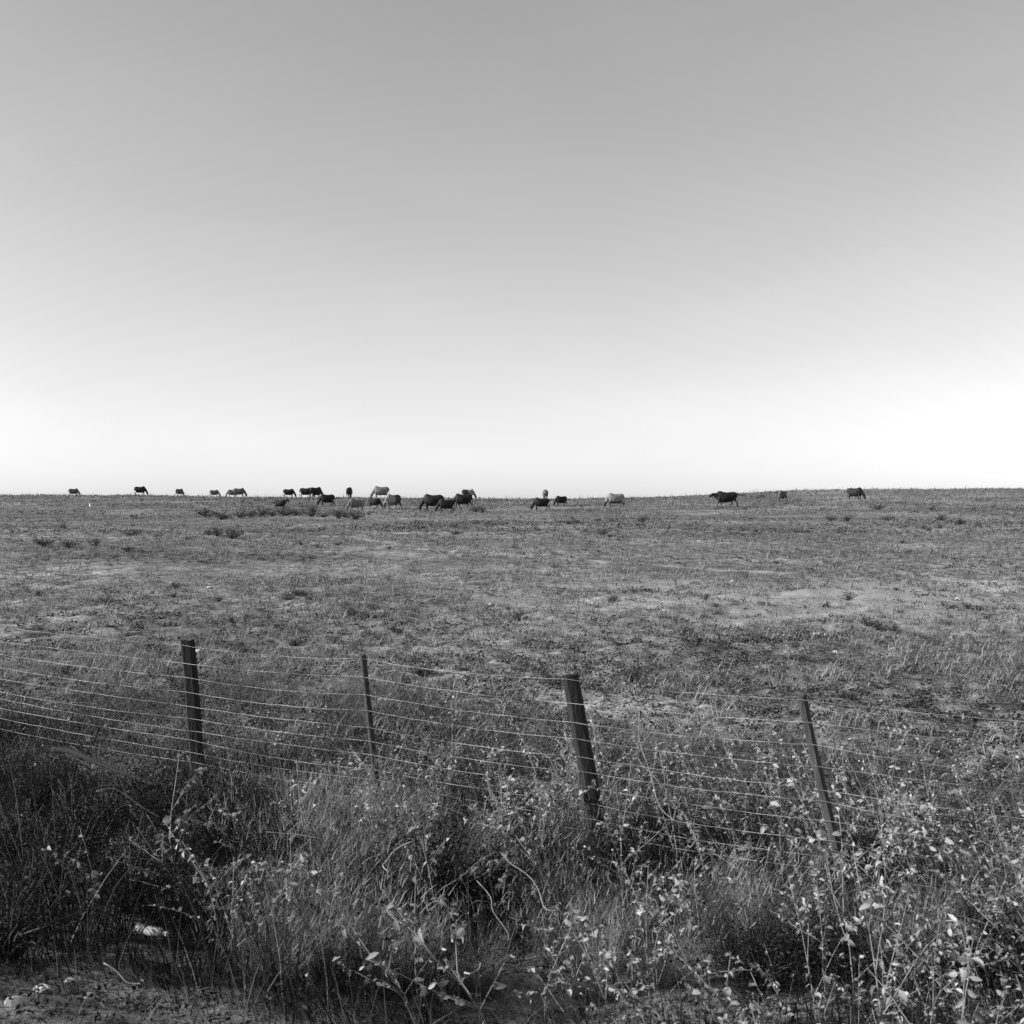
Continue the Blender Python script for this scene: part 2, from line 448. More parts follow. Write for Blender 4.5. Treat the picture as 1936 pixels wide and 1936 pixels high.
# dry stems along the ridge
x, y = scatter_field(6000, 120, 176, 0.6)
k = RNG.random(len(x)) < 0.25 + 0.75 * (fbm(x / 9, y / 9, 151) > .5)
x, y = x[k], y[k]; n = len(x)
P = np.stack([x, y, height(x, y) - .02], -1)
stuff('ridge_stems', [blades(P, RNG.uniform(.25, .85, n), RNG.uniform(.02, .05, n), RNG.uniform(0, 6.28, n), RNG.uniform(0, .25, n), RNG.uniform(-.1, .2, n), np.clip(RNG.normal(.5, .2, n), 0, 1))],
      M['field'], 'thin dry stems standing up along the ridge', 'dry stems')

# ------------------------------------------------------------------ verge between road and fence
BOT = ground_at(285, 1800)
def verge_points(n, s0, s1, u0=-11.0, u1=7.0):
    s = RNG.uniform(s0, s1, n); u = RNG.uniform(u0, u1, n)
    x = NS[0] * s + US[0] * u; y = NS[1] * s + US[1] * u
    k = (y > 2.9) & (np.abs(x / y) < .62) & (np.hypot(x - BOT[0], (y - BOT[1] + .15) * .7) > .2)
    return x[k], y[k], s[k], u[k]

def verge_grass(n, s0, s1, hmin, hmax, seed, cut, tone, wid, lean=(.05, .6), cl=0.8, density=None, segs=3):
    x, y, s, u = verge_points(n, s0, s1)
    w = fbm(x / cl, y / cl, seed)
    k = w + RNG.normal(0, .05, len(x)) > cut
    if density is not None: k &= RNG.random(len(x)) < density(x, y, s, u)
    x, y, s, w = x[k], y[k], s[k], w[k]; n = len(x)
    P = np.stack([x, y, height(x, y) - .01], -1)
    L = RNG.uniform(hmin, hmax, n) * (.55 + 1.1 * np.clip((w - cut) / .3, 0, 1)) * (0.35 + 0.65 * sstep(2.6, 3.8, s))
    az = RNG.normal(math.pi, 1.2, n) + 2.6 * (fbm(x / 1.5, y / 1.5, seed + 9) - .5)
    return blades(P, L, wid * RNG.uniform(.6, 1.4, n), az, RNG.uniform(lean[0], lean[1], n), RNG.uniform(.08, .5, n),
                  np.clip(tone + .25 * (fbm(x / .9, y / .9, seed + 5) - .5) + RNG.normal(0, .13, n), 0, 1), segs)

right_w = lambda x, y, s, u: np.clip(0.10 + 0.90 * sstep(-2.0, 0.6, u), 0, 1)  # pale grass kept thin on the left, so the painted vignette stays dark
vg = [verge_grass(66000, 2.3, 7.6, .16, .42, 201, .36, .50, .0045, density=right_w),
      verge_grass(52000, 2.8, 7.0, .35, .75, 211, .48, .62, .0038, (.0, .45), .7, right_w),
      verge_grass(34000, 6.0, 11.0, .12, .34, 221, .40, .42, .006),
      verge_grass(16000, 1.7, 3.4, .05, .16, 231, .40, .6, .005, (.4, 1.2), .5)]
stuff('verge_grass', vg, M['straw'], 'dry uncut grass filling the verge in front of the fence', 'grass')

xx, yy, ss, uu = verge_points(122000, 2.6, 8.2)
k = (RNG.random(len(xx)) < right_w(xx, yy, ss, uu) ** 1.6) & (fbm(xx / .45, yy / .45, 261) + RNG.normal(0, .05, len(xx)) > .47)
xx, yy, ss = xx[k], yy[k], ss[k]; n = len(xx)
P = np.stack([xx, yy, height(xx, yy) + RNG.random(n) ** 1.2 * .70 * (.75 + .45 * sstep(.5, 3, uu[k])) * sstep(2.4, 3.6, ss) * (1 - .45 * sstep(6.2, 8, ss))], -1)
lw = RNG.uniform(.012, .04, n)
stuff('verge_leaves', [leaves(P, lw, lw * RNG.uniform(.35, .7, n), rdir(n, -.7, .5), rdir(n, .1, 1), np.clip(RNG.normal(.62, .25, n), 0, 1), True)],
      M['leaf'], 'small dry leaves of the tangled verge undergrowth', 'undergrowth')

left_w = lambda x, y, s, u: np.clip(1 - sstep(-1.6, 0.6, u), 0.06, 1)  # masses dark scrub on the left, painting corner vignette into leaf colour
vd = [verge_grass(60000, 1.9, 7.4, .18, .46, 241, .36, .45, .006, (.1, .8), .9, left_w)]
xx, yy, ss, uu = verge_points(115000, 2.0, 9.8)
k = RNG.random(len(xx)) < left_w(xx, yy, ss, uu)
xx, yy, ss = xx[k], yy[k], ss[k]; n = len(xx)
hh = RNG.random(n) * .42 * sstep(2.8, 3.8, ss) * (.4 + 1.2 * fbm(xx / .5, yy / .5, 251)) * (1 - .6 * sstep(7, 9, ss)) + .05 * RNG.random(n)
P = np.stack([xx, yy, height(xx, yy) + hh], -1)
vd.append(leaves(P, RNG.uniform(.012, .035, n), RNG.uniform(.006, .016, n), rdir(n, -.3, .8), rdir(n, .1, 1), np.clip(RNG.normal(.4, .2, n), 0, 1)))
stuff('vignetted_scrub', vd, M['dark_leaf'], 'low dark scrub matting the roadside bank, leaves darkened further as painted corner vignette', 'ground cover')

# ------------------------------------------------------------------ weeds, shrubs: individuals
def obj(name, me, parent=None): return link(bpy.data.objects.new(name, me), parent)

def weed_proto(kind, i, h, nb, nl, l0, l1, wr, drop, leafmat, tone, spread=.28, stem_r=.0035, fullness=0.25):
    rng = np.random.default_rng(1000 + i)
    st, lp, ld = [], [], []
    bend = rng.uniform(-.18, .18, 2)
    def curve(base, d, L, r, n=6):
        pts = [np.array(base)]; d = np.array(d, float)
        for k in range(n):
            d = d + rng.normal(0, .09, 3) + np.array([0, 0, -.03]); d /= np.linalg.norm(d)
            pts.append(pts[-1] + d * L / n)
        st.append(tube(pts, np.linspace(r, r * .35, n + 1), 4)); return pts
    main = curve((0, 0, -.03), (bend[0], bend[1], 1), h, stem_r)
    all_pts = [main]
    for b in range(nb):
        j = rng.integers(1, 5); a = rng.uniform(0, 6.28)
        all_pts.append(curve(main[j], (math.cos(a) * spread * 2.4, math.sin(a) * spread * 2.4, rng.uniform(.5, 1)), h * rng.uniform(.25, .6), stem_r * .6))
    for k in range(nl):
        c = all_pts[rng.integers(0, len(all_pts))]
        t = fullness + (1 - fullness) * rng.random() ** .8; q = t * (len(c) - 1); a = int(min(q, len(c) - 2))
        lp.append(c[a] + (c[a + 1] - c[a]) * (q - a))
    P = np.array(lp); D = rdir(nl, -drop, .45, rng)
    L = rng.uniform(l0, l1, nl)
    lv = leaves(P, L, L * wr * rng.uniform(.6, 1.2, nl), D, rdir(nl, .0, 1, rng), np.clip(rng.normal(tone, .22, nl), 0, 1), True)
    v, t, c = merge(st)
    return mesh_np(kind + '_stem', v, t, M['stem'], c), mesh_np(kind + '_foliage', *lv[:2], leafmat, lv[2])

def place(name, protos, x, y, scale, label, cat, group, rz=None, dz=0.0, tilt=0.12, parts=('stem', 'foliage'), lean=0.0):
    e = link(bpy.data.objects.new(name, None))
    e.empty_display_size = .1
    e.location = (x, y, hz(x, y) + dz); e.scale = (scale, scale, scale * random.uniform(.85, 1.15))
    e.rotation_mode = 'ZYX'                               # turn about its stem first, then lean
    e.rotation_euler = (random.gauss(0, tilt), random.gauss(-lean, tilt), random.uniform(0, 6.28) if rz is None else rz)
    for nm, me in zip(parts, random.choice(protos)):
        o = obj(nm, me, e)
        if nm in ('foliage', 'seed_heads', 'blades', 'stems'): o['kind'] = 'stuff'
    return tag(e, label, cat, group)

leafy = [weed_proto('leafy_weed', i, .62 + .06 * (i % 4), 4 + i % 3, 62, .02, .05, .5, .9, M['leaf'], .62) for i in range(8)]
spindly = [weed_proto('spindly_weed', 20 + i, .88, 2, 72, .014, .036, .5, .9, M['leaf'], .76, .12, .0035, .08) for i in range(6)]
lowweed = [weed_proto('low_weed', 40 + i, .30, 6, 46, .02, .045, .55, .6, M['leaf'], .55, .5, .003, .1) for i in range(6)]

def spots(n, s0, s1, u0, u1, dens, mind):
    out = []
    tries = 0
    while len(out) < n and tries < 40000:
        tries += 1
        s, u = random.uniform(s0, s1), random.uniform(u0, u1)
        x, y = on_plan(s, u)
        if y < 3.3 or abs(x / y) > .56 or random.random() > dens(s, u): continue
        if all((x - a) ** 2 + (y - b) ** 2 > mind * mind for a, b in out): out.append((x, y))
    return out
dr = lambda s, u: 0.05 + 0.95 * float(sstep(-1.8, 1.2, np.array(u)))
for x, y in spots(210, 3.6, 7.4, -5, 6.5, dr, .14):
    sw = NS[0] * x + NS[1] * y; sc = random.uniform(.6, 1.3); near = sw > 5.9
    lab = ('tall ' if sc > .85 else 'short ') + ('branching dry leafy weed close in front of the fence wires' if near else 'branching dry leafy weed on the verge between road and fence')
    place('leafy_weed', leafy, x, y, sc, lab, 'weed', ('tall' if sc > .85 else 'short') + (' leafy weeds at the wires' if near else ' leafy weeds of the verge'), lean=.2)
for x, y in spots(110, 6.2, 12.5, -8, 8, lambda s, u: .3 + .7 * float(sstep(-3, 1, np.array(u))), .25):
    inside = NS[0] * x + NS[1] * y > 7.3
    place('low_weed', lowweed, x, y, random.uniform(.7, 1.4), 'low bushy weed just inside the field behind the fence wires' if inside else 'low bushy weed at the foot of the fence posts and wires',
          'weed', 'low weeds inside the field' if inside else 'low weeds at the foot of the fence')
for px, py, sc in [(1290, 1545, 1.15), (1225, 1500, 1.0), (1345, 1530, .9), (580, 1500, .8), (560, 1540, .7), (830, 1500, .7), (1400, 1500, .75),
                   (1470, 1560, .8), (1098, 1560, .85), (1118, 1570, .8), (1135, 1590, .8), (1075, 1580, .7), (1000, 1470, .6), (210, 1480, .6), (300, 1500, .6), (1705, 1560, .8), (1620, 1560, .8), (1850, 1520, .8), (690, 1480, .5), (1200, 1560, 1.0), (1430, 1580, .9), (1500, 1600, .8), (960, 1560, .8), (900, 1560, .8), (1660, 1600, .9), (1780, 1600, .9), (1560, 1620, .8), (640, 1560, .7), (740, 1530, .7), (1320, 1600, .9), (1380, 1620, .9), (1105, 1610, 1.0), (1125, 1620, 1.0), (1145, 1630, 1.0), (1090, 1625, .9), (1165, 1640, .95), (1240, 1590, 1.0), (1270, 1640, 1.0), (1420, 1680, .9), (1480, 1700, .9), (1540, 1680, .95),
                   (1600, 1680, 1.0), (1640, 1720, 1.0), (1700, 1690, 1.0), (1750, 1730, 1.0), (1800, 1700, 1.0), (1840, 1760, 1.0), (1560, 1760, .9), (1000, 1650, .8), (1050, 1700, .8), (1300, 1720, .9), (1220, 1720, .8), (840, 1590, .7), (1880, 1680, .9)]:
    x, y = ground_at(px, py, 4)
    place('spindly_weed', spindly, x, y, sc, 'tall spindly pale weed stalk with leaves all along it beside the wire fence', 'weed', 'spindly weeds by the fence', tilt=.09, lean=.26)

def tussock_proto(i):
    rng = np.random.default_rng(5000 + i); n = 620
    a = rng.uniform(0, 6.28, n); r = rng.random(n) ** .7 * .13
    P = np.stack([r * np.cos(a), r * np.sin(a), np.full(n, -.02)], -1)
    b = blades(P, rng.uniform(.28, .66, n), rng.uniform(.0016, .0032, n), a + rng.normal(0, .5, n), rng.uniform(.02, .32, n), rng.uniform(.05, .35, n), np.clip(rng.normal(.66, .14, n), 0, 1), 4)
    m = 260; q = rng.integers(0, n, m)                     # feathery seed heads at the tips
    tips = b[0].reshape(n, -1, 3)[q, -1]
    h = blades(tips, rng.uniform(.05, .12, m), rng.uniform(.003, .006, m), rng.uniform(0, 6.28, m), rng.uniform(0, .9, m), rng.uniform(0, .4, m), np.clip(rng.normal(.8, .12, m), 0, 1), 2)
    return mesh_np('tussock_blades', *b[:2], M['straw'], b[2]), mesh_np('tussock_heads', *h[:2], M['straw'], h[2])
tussocks = [tussock_proto(i) for i in range(4)]
for px, py, sc in [(720, 1640, 1.0), (655, 1610, .95), (780, 1640, .8), (870, 1640, .8), (1380, 1800, .95), (1440, 1830, .9), (1330, 1770, .8), (1690, 1880, .9), (1120, 1640, .9), (1150, 1660, .8), (1740, 1890, .9), (1650, 1860, .8),
                   (560, 1560, .7), (1010, 1760, .8), (1060, 1830, .8), (620, 1880, .7), (700, 1890, .8), (1260, 1870, .7), (900, 1880, .7), (560, 1680, 1.1), (620, 1700, 1.2), (690, 1720, 1.2), (740, 1720, 1.1), (600, 1780, 1.0), (680, 1800, 1.1), (540, 1800, 1.0), (860, 1720, 1.0), (590, 1860, .9), (500, 1880, .8), (770, 1880, .9), (1110, 1650, 1.1), (1180, 1790, .6), (1520, 1700, .6), (980, 1640, .6), (1130, 1880, .8)]:
    x, y = ground_at(px, py)
    place('grass_tussock', tussocks, x, y, sc, 'feathery pale grass tussock on the verge between the weeds', 'grass', 'feathery tussocks of the verge', None, 0, .1, ('blades', 'seed_heads'))

for px, py, sc in [(1092, 1600, 1.25), (1118, 1612, 1.3), (1140, 1605, 1.2), (1072, 1610, 1.1), (1160, 1630, 1.1), (1108, 1650, 1.2), (1132, 1660, 1.1)]:
    x, y = ground_at(px, py)
    place('leafy_weed', leafy, x, y, sc, 'leafy weed crowding round the foot of the short thick fence post', 'weed', 'weeds round the foot of the thick post', lean=.12)

# broad-leaved weeds at the right end of the verge, each leaf a piece of its own
lf = [leaves(np.zeros((1, 3)), np.array([.062 + .006 * i]), np.array([.026]), np.array([[1, 0, .12]]), np.array([[0, .1 * i, 1]]), np.array([.35 + .12 * (i % 4)]), True) for i in range(6)]
lf_me = [mesh_np('broad_leaf', *q[:2], M['pale_leaf'], q[2]) for q in lf]
bst = [weed_proto('broad_leaved_weed', 60 + i, .55, 3, 4, .03, .05, .5, .5, M['leaf'], .5)[0] for i in range(3)]
bl_spots = spots(26, 4.0, 6.3, 0.6, 4.9, lambda s, u: .2 + .8 * float(sstep(.5, 3, np.array(u))), .24)
for i, (x, y) in enumerate(bl_spots):
    e = link(bpy.data.objects.new('broad_leaved_weed', None)); e.location = (x, y, hz(x, y))
    e.rotation_euler = (random.gauss(0, .1), random.gauss(0, .1), random.uniform(0, 6.28))
    me = bst[i % 3]; obj('stem', me, e)
    co = np.zeros(len(me.vertices) * 3); me.vertices.foreach_get('co', co); co = co.reshape(-1, 3)
    co = co[co[:, 2] > .12]
    for j in range(20):
        o = obj('leaf', lf_me[(i + j) % 6], e)
        o.location = co[random.randrange(len(co))]
        o.rotation_euler = (random.gauss(0, .5), random.uniform(-.3, .9), random.uniform(0, 6.28))
        q = random.uniform(.5, 1.0); o.scale = (q, q, q)
    tag(e, 'weed with large pale single leaves on the verge around the wide roadside shrub', 'weed', 'broad leaved weeds of the verge')

def shrub_proto(i, r, h, nst, nl, l0, l1, mat, tone, smat='dark_stem'):
    rng = np.random.default_rng(3000 + i); st, lp = [], []
    for k in range(nst):
        a = rng.uniform(0, 6.28); sp = rng.uniform(.1, 1) ** .7
        d = np.array([math.cos(a) * r * sp, math.sin(a) * r * sp, h * (1.05 - .55 * sp ** 2) * rng.uniform(.7, 1.1)])
        pts = [np.array([0, 0, -.03]) + rng.normal(0, .02, 3)]
        for q in (.3, .6, .85, 1.0): pts.append(d * np.array([q, q, q ** .75]) + rng.normal(0, .035 * r, 3))
        st.append(tube(pts, np.linspace(.008, .002, 5) * (r / .4), 4)); lp.append(pts)
    P = []
    for k in range(nl):
        c = lp[rng.integers(0, nst)]; t = rng.uniform(.8, 3.99); a = int(t)
        P.append(c[a] + (c[a + 1] - c[a]) * (t - a) + rng.normal(0, .075 * r, 3))
    P = np.array(P); P[:, 2] = np.maximum(P[:, 2], .005)
    L = rng.uniform(l0, l1, nl)
    lv = leaves(P, L, L * rng.uniform(.25, .5, nl), rdir(nl, -.3, .9, rng), rdir(nl, 0, 1, rng), np.clip(rng.normal(tone, .22, nl), 0, 1))
    v, t, c = merge(st)
    return mesh_np('shrub_stems', v, t, M[smat], c), mesh_np('shrub_foliage', *lv[:2], M[mat], lv[2])

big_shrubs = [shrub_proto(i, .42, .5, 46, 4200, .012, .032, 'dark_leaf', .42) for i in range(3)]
for px, py, sc, lab in [(815, 1765, 1.15, 'round dark twiggy shrub standing alone on the verge among pale grass'),
                        (930, 1700, .6, 'small dark shrub beside the round shrub on the verge'),
                        (1150, 1600, .62, 'narrow dark shrub growing up below the short thick fence post'),
                        (1190, 1680, .7, 'dark shrub between the short thick fence post and the road'),
                        (1570, 1870, .9, 'wide dark shrub at the edge of the road among pale weeds'),
                        (1845, 1885, .8, 'dense dark shrub at the road edge under large pale leaves'),
                        (1440, 1870, .6, 'low dark shrub next to the wide roadside shrub')]:
    x, y = ground_at(px, py)
    place('dark_shrub', big_shrubs, x, y, sc, lab, 'shrub', None, None, 0, .05, ('stems', 'foliage'))
for px, py, sc in [(150, 1640, 1.1), (300, 1600, 1.0), (420, 1650, 1.1), (250, 1730, 1.0), (520, 1720, 1.0), (100, 1760, .9), (400, 1790, .8), (600, 1640, .9), (640, 1790, .9), (90, 1560, .9), (480, 1580, .8), (30, 1680, 1.0), (10, 1800, .9)]:  # dark bush mass that also carries the corner vignette in its leaf colour
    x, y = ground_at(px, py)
    place('dark_shrub', big_shrubs, x, y, sc, 'dark scrubby bush, darkened further as corner vignette, in the bank thicket before the thick fence post', 'shrub', 'thicket on the bank darkened as vignette', None, 0, .05, ('stems', 'foliage'))

small_shrubs = [shrub_proto(20 + i, .6, .30 + .03 * i, 26, 520, .03, .08, 'shrub_leaf', .4) for i in range(6)]
pale_weeds = [shrub_proto(40 + i, .22, .5, 12, 130, .04, .09, 'pale_leaf', .55, 'stem') for i in range(4)]
FS = [(390, 978, 1.5), (420, 982, 1.3), (455, 980, 1.4), (475, 979, 1.5), (495, 977, 1.3), (515, 976, 1.3), (540, 975, 1.5), (560, 974, 1.3), (590, 977, 1.4), (610, 979, 1.3),
      (640, 980, 1.7), (655, 979, 1.3), (670, 982, 1.2), (900, 968, 1.5), (912, 970, 1.1), (1140, 1013, 1.3), (1152, 1016, 1.0), (1005, 962, 1.0), (1092, 990, 1.0), (1075, 992, .8),
      (1216, 988, 1.1), (410, 1015, 1.5), (440, 1018, 1.6), (395, 1012, 1.2), (300, 1016, 1.3), (250, 1012, 1.3), (120, 1000, 1.3), (85, 1035, 1.6), (130, 1036, 1.4), (180, 1034, 1.5),
      (240, 1043, 1.0), (560, 1130, 1.0), (545, 1135, .8), (575, 1128, .6), (200, 1145, .8), (330, 1130, .7), (700, 1170, .7), (1640, 1185, .85), (1660, 1190, .7), (1690, 1192, .6), (1525, 1253, .6), (1510, 1258, .5),
      (1200, 1120, .7), (1225, 1122, .6), (1180, 1124, .5), (1140, 1195, .6), (960, 1150, .6), (1830, 1150, .8), (1850, 1158, .8), (1780, 985, 1.1), (1815, 992, 1.1), (1760, 965, 1.3), (1660, 964, 1.3), (1680, 985, 1.3),
      (1775, 1000, .9), (1745, 1000, .9), (1600, 985, .9), (1570, 985, .9), (570, 1030, 1.0), (600, 1035, .9), (640, 1032, .8), (800, 1000, .8), (860, 1010, 1.0), (470, 1240, .6), (560, 1225, .7), (510, 1215, .5)]
def shrub_words(px, y):
    if 380 < px < 690 and 85 < y < 130: return 'dark shrub in the row below the standing black calf', 'row of dark shrubs below the calf'
    if y > 85: return 'low dark shrub among the dry grass where the cattle graze', 'dark shrubs around the cattle'
    if y > 30: return 'low dark spreading shrub on the open pasture between the cattle and the fence', 'dark shrubs on the open pasture'
    return 'small dark shrub on the pasture a short way behind the fence wires', 'small shrubs behind the fence'
for px, py, sc in FS:
    x, y = ground_at(px, py, 8)
    lab, grp = shrub_words(px, y)
    place('field_shrub', small_shrubs, x, y, sc * random.uniform(.4, .8) * (1.7 if y > 70 else 1.0 if y > 40 else .75), lab, 'shrub', grp, None, 0, .04, ('stems', 'foliage'))
for i in range(60):
    px = random.uniform(20, 1910); py = 958 + 330 * random.random() ** 2.2
    x, y = ground_at(px, py, 8)
    lab, grp = shrub_words(px, y)
    place('field_shrub', small_shrubs, x, y, random.uniform(.15, .5), lab, 'shrub', grp, None, 0, .04, ('stems', 'foliage'))
PW = [(1395, 1012), (1420, 1010), (1372, 1014), (1435, 1008), (1350, 1010), (1622, 1006), (1492, 990), (1560, 1015), (1660, 1020), (1345, 1022), (1225, 1015), (1245, 1018), (1275, 1012),
      (1815, 1040), (1800, 1020), (1785, 1015), (1345, 1098), (1360, 1100), (1385, 1101), (1410, 1100), (1530, 1254), (1500, 1250), (1810, 1240), (1790, 1230), (850, 995), (830, 990), (870, 998),
      (820, 1010), (1000, 980), (1045, 985), (1180, 1000), (400, 1030), (640, 1045), (620, 1040), (580, 1042), (1230, 990), (1300, 985), (920, 1005), (1700, 1030), (1730, 1015), (1850, 1010), (1870, 1030)]
for px, py in PW + [(random.uniform(700, 1900), 955 + 170 * random.random() ** 1.5) for _ in range(50)]:
    x, y = ground_at(px, py, 8)
    lab, grp = ('bleached dry weed standing in the grass around the cattle', 'bleached weeds around the cattle') if y > 85 else \
        ('bleached dry weed on the open pasture between the cattle and the fence', 'bleached weeds on the open pasture')
    place('bleached_weed', pale_weeds, x, y, random.uniform(.45, 1.0), lab, 'weed', grp, None, 0, .15)

# ------------------------------------------------------------------ the wire fence
FENCE_TOP = 1.28
POSTS = [(-7.20, 11.75, .06, .10, 'wood'), (-5.00, 10.43, .05, .12, 'steel'), (-2.67, 9.02, .058, .125, 'wood'), (-1.10, 8.07, .03, .135, 'steel'),
         (.376, 7.16, .052, .20, 'wood'), (1.68, 6.37, .027, .225, 'grey'), (3.15, 5.47, .03, .2, 'steel'), (4.75, 4.50, .055, .15, 'wood')]
fence = link(bpy.data.objects.new('wire_fence', None)); fence.location = (0, 0, 0)
tag(fence, 'leaning post and wire stock fence with many thin strands across the foot of the pasture', 'fence')

def post_top(p):
    x, y, r, ln, kind = p
    return Vector((x, y, FENCE_TOP + 0.02))
def post_axis(p):
    x, y, r, ln, kind = p
    return Vector((-US[0] * math.sin(ln), -US[1] * math.sin(ln), math.cos(ln)))

for i, p in enumerate(POSTS):
    x, y, r, ln, kind = p
    ax, top = post_axis(p), post_top(p)
    L = (FENCE_TOP + .45) / ax.z
    rot = ax.to_track_quat('Z', 'Y').to_matrix().to_4x4()
    bm = bmesh.new()
    if kind == 'steel':                                  # star-section steel dropper
        prof = []
        for k in range(3):
            a = k * 2.0944 + .5; c, s2 = math.cos(a), math.sin(a)
            for (u, v) in ((.004, -.0035), (r * .9, -.0025), (r * .9, .0025), (.004, .0035)): prof.append((u * c - v * s2, u * s2 + v * c))
        rings = [[bm.verts.new((a, b, z)) for a, b in prof] for z in (-L, -L * .5, 0)]
        n = len(prof)
        for q in range(2):
            for k in range(n): bm.faces.new((rings[q][k], rings[q][(k + 1) % n], rings[q + 1][(k + 1) % n], rings[q + 1][k]))
        bm.faces.new(rings[2]); bm.faces.new(rings[0][::-1]); mat = M['steel']
    else:
        rr = random.Random(50 + i); n = 12; rings = []
        ph = [rr.uniform(.9, 1.1) for _ in range(n)]
        for q in range(9):
            z = -L + L * q / 8; w = r * (1.06 - .10 * q / 8) * rr.uniform(.96, 1.04)
            ox, oy = rr.gauss(0, .004), rr.gauss(0, .004)
            rings.append([bm.verts.new((ox + w * ph[k] * rr.uniform(.97, 1.03) * math.cos(6.2832 * k / n), oy + w * ph[k] * math.sin(6.2832 * k / n),
                                        z + (rr.uniform(-.014, .006) if q == 8 else 0))) for k in range(n)])
        for q in range(8):
            for k in range(n): bm.faces.new((rings[q][k], rings[q][(k + 1) % n], rings[q + 1][(k + 1) % n], rings[q + 1][k]))
        c = bm.verts.new((0, 0, -.008))
        for k in range(n): bm.faces.new((rings[8][k], rings[8][(k + 1) % n], c))
        bm.faces.new(rings[0][::-1]); mat = M['post_dark'] if kind == 'wood' else M['post_grey']
    bm.transform(Matrix.Translation(top) @ rot)
    me = bpy.data.meshes.new('fence_post'); bm.to_mesh(me); bm.free(); me.materials.append(mat)
    obj('post', me, fence)

DROPS = [.03, .165, .285, .40, .515, .62, .715, .81, .90, .985]
for w, dp in enumerate(DROPS):
    rr = random.Random(90 + w); pts = []
    for i, p in enumerate(POSTS):
        ax = post_axis(p); c = post_top(p) - ax * (dp / ax.z)
        off = p[2] + .003 if p[4] != 'steel' else .02
        c = c - Vector((NS[0], NS[1], 0)) * off
        c.z += rr.gauss(0, .011)
        if i:
            a = pts[-1]; n = 14; sag = rr.uniform(.006, .032)
            for k in range(1, n):
                t = k / n; q = Vector(a).lerp(c, t); q.z -= sag * 4 * t * (1 - t) + rr.gauss(0, .0016)
                pts.append(tuple(q))
        pts.append(tuple(c))
    v, t, cc = tube(pts, [.00125] * len(pts), 5)
    obj('wire', mesh_np('fence_wire', v, t, M['wire'], cc, True), fence)

# ------------------------------------------------------------------ loose things on the verge and field
def stalk(name, pxs, dz, r, label, cat='stalk', mat='stalk', group=None, y_off=0.0):
    pts = []
    g0 = ground_at(*pxs[0][:2]) if dz is None else None
    for (px, py, d) in pxs:
        u = (px - PCX) / F
        pts.append(((u * d), d, CAM_Z + (HOR - py) / F * d))
    P = np.array(pts); n = 14
    t = np.linspace(0, len(P) - 1, n)
    Q = np.stack([np.interp(t, np.arange(len(P)), P[:, k]) for k in range(3)], -1)
    Q[1:-1] = .25 * Q[:-2] + .5 * Q[1:-1] + .25 * Q[2:]
    wr = np.random.default_rng(int(pxs[0][0])); tt_ = np.linspace(0, 1, n)[:, None]
    Q += np.sin(tt_ * math.pi * wr.uniform(.8, 1.6)) * wr.normal(0, .035, 3) + np.sin(tt_ * math.pi * 3.1) * wr.normal(0, .007, 3)
    v, tt, c = tube(Q, np.linspace(r, r * .45, n) * (.5 if mat == 'stalk' else 1), 6)
    return tag(obj(name, mesh_np(name, v, tt, M[mat], c, True)), label, cat, group)

def gd(px, py): return ground_at(px, py)[1]
stalk('dry_stalk', [(300, 1545, 6.55), (262, 1512, 6.5), (225, 1492, 6.45), (190, 1491, 6.4), (172, 1497, 6.4)], 0, .006, 'arched pale grass stalk bowing over the dark thicket')
stalk('dry_stalk', [(255, 1450, 7.6), (198, 1428, 7.5), (188, 1414, 7.5), (160, 1422, 7.4)], 0, .005, 'short hooked pale stalk above the arched stalk near the fallen branch')
stalk('dry_stalk', [(650, 1598, 5.75), (600, 1588, 5.72), (555, 1578, 5.7), (515, 1574, 5.7)], 0, .004, 'long thin pale stalk lying level over the verge grass')
stalk('dry_stalk', [(1060, 1722, 4.75), (1035, 1690, 4.8), (985, 1645, 4.85), (935, 1625, 4.9)], 0, .006, 'pale dead stem leaning out of the grass close beside the round shrub')
stalk('dry_stalk', [(795, 1797, 4.35), (765, 1760, 4.35), (733, 1715, 4.4)], 0, .0065, 'straight bleached stick leaning against the round dark shrub')
stalk('dry_stalk', [(735, 1650, 5.0), (750, 1625, 5.0), (775, 1590, 5.05)], 0, .006, 'short pale stick poking up behind the round dark shrub')
stalk('dry_stalk', [(878, 1840, 4.3), (912, 1825, 4.32)], 0, .008, 'short thick pale stick end in the grass at the road edge')
stalk('dry_stalk', [(960, 1780, 4.5), (930, 1720, 4.55), (900, 1665, 4.6)], 0, .0055, 'slender pale stem rising through the verge grass beside the dead stem')
stalk('dry_stalk', [(1130, 1495, 6.2), (1180, 1455, 6.4)], 0, .005, 'thin pale twig slanting across the wires by the short thick post')
stalk('dry_stalk', [(195, 1822, 4.15), (255, 1848, 4.1)], 0, .004, 'thin pale straw lying on the road shoulder')
stalk('dead_stem', [(1290, 1560, 5.9), (1262, 1505, 5.95), (1225, 1420, 6.0), (1190, 1340, 6.05)], 0, .007, 'tall bleached dead stem leaning over the wires beside the short thick post')
stalk('fallen_branch', [(98, 1418, 8.1), (150, 1430, 8.0), (215, 1456, 7.8), (290, 1478, 7.6)], 0, .026, 'thick dark fallen branch propped in the weeds beside the thick leaning post', 'branch', 'post_dark')

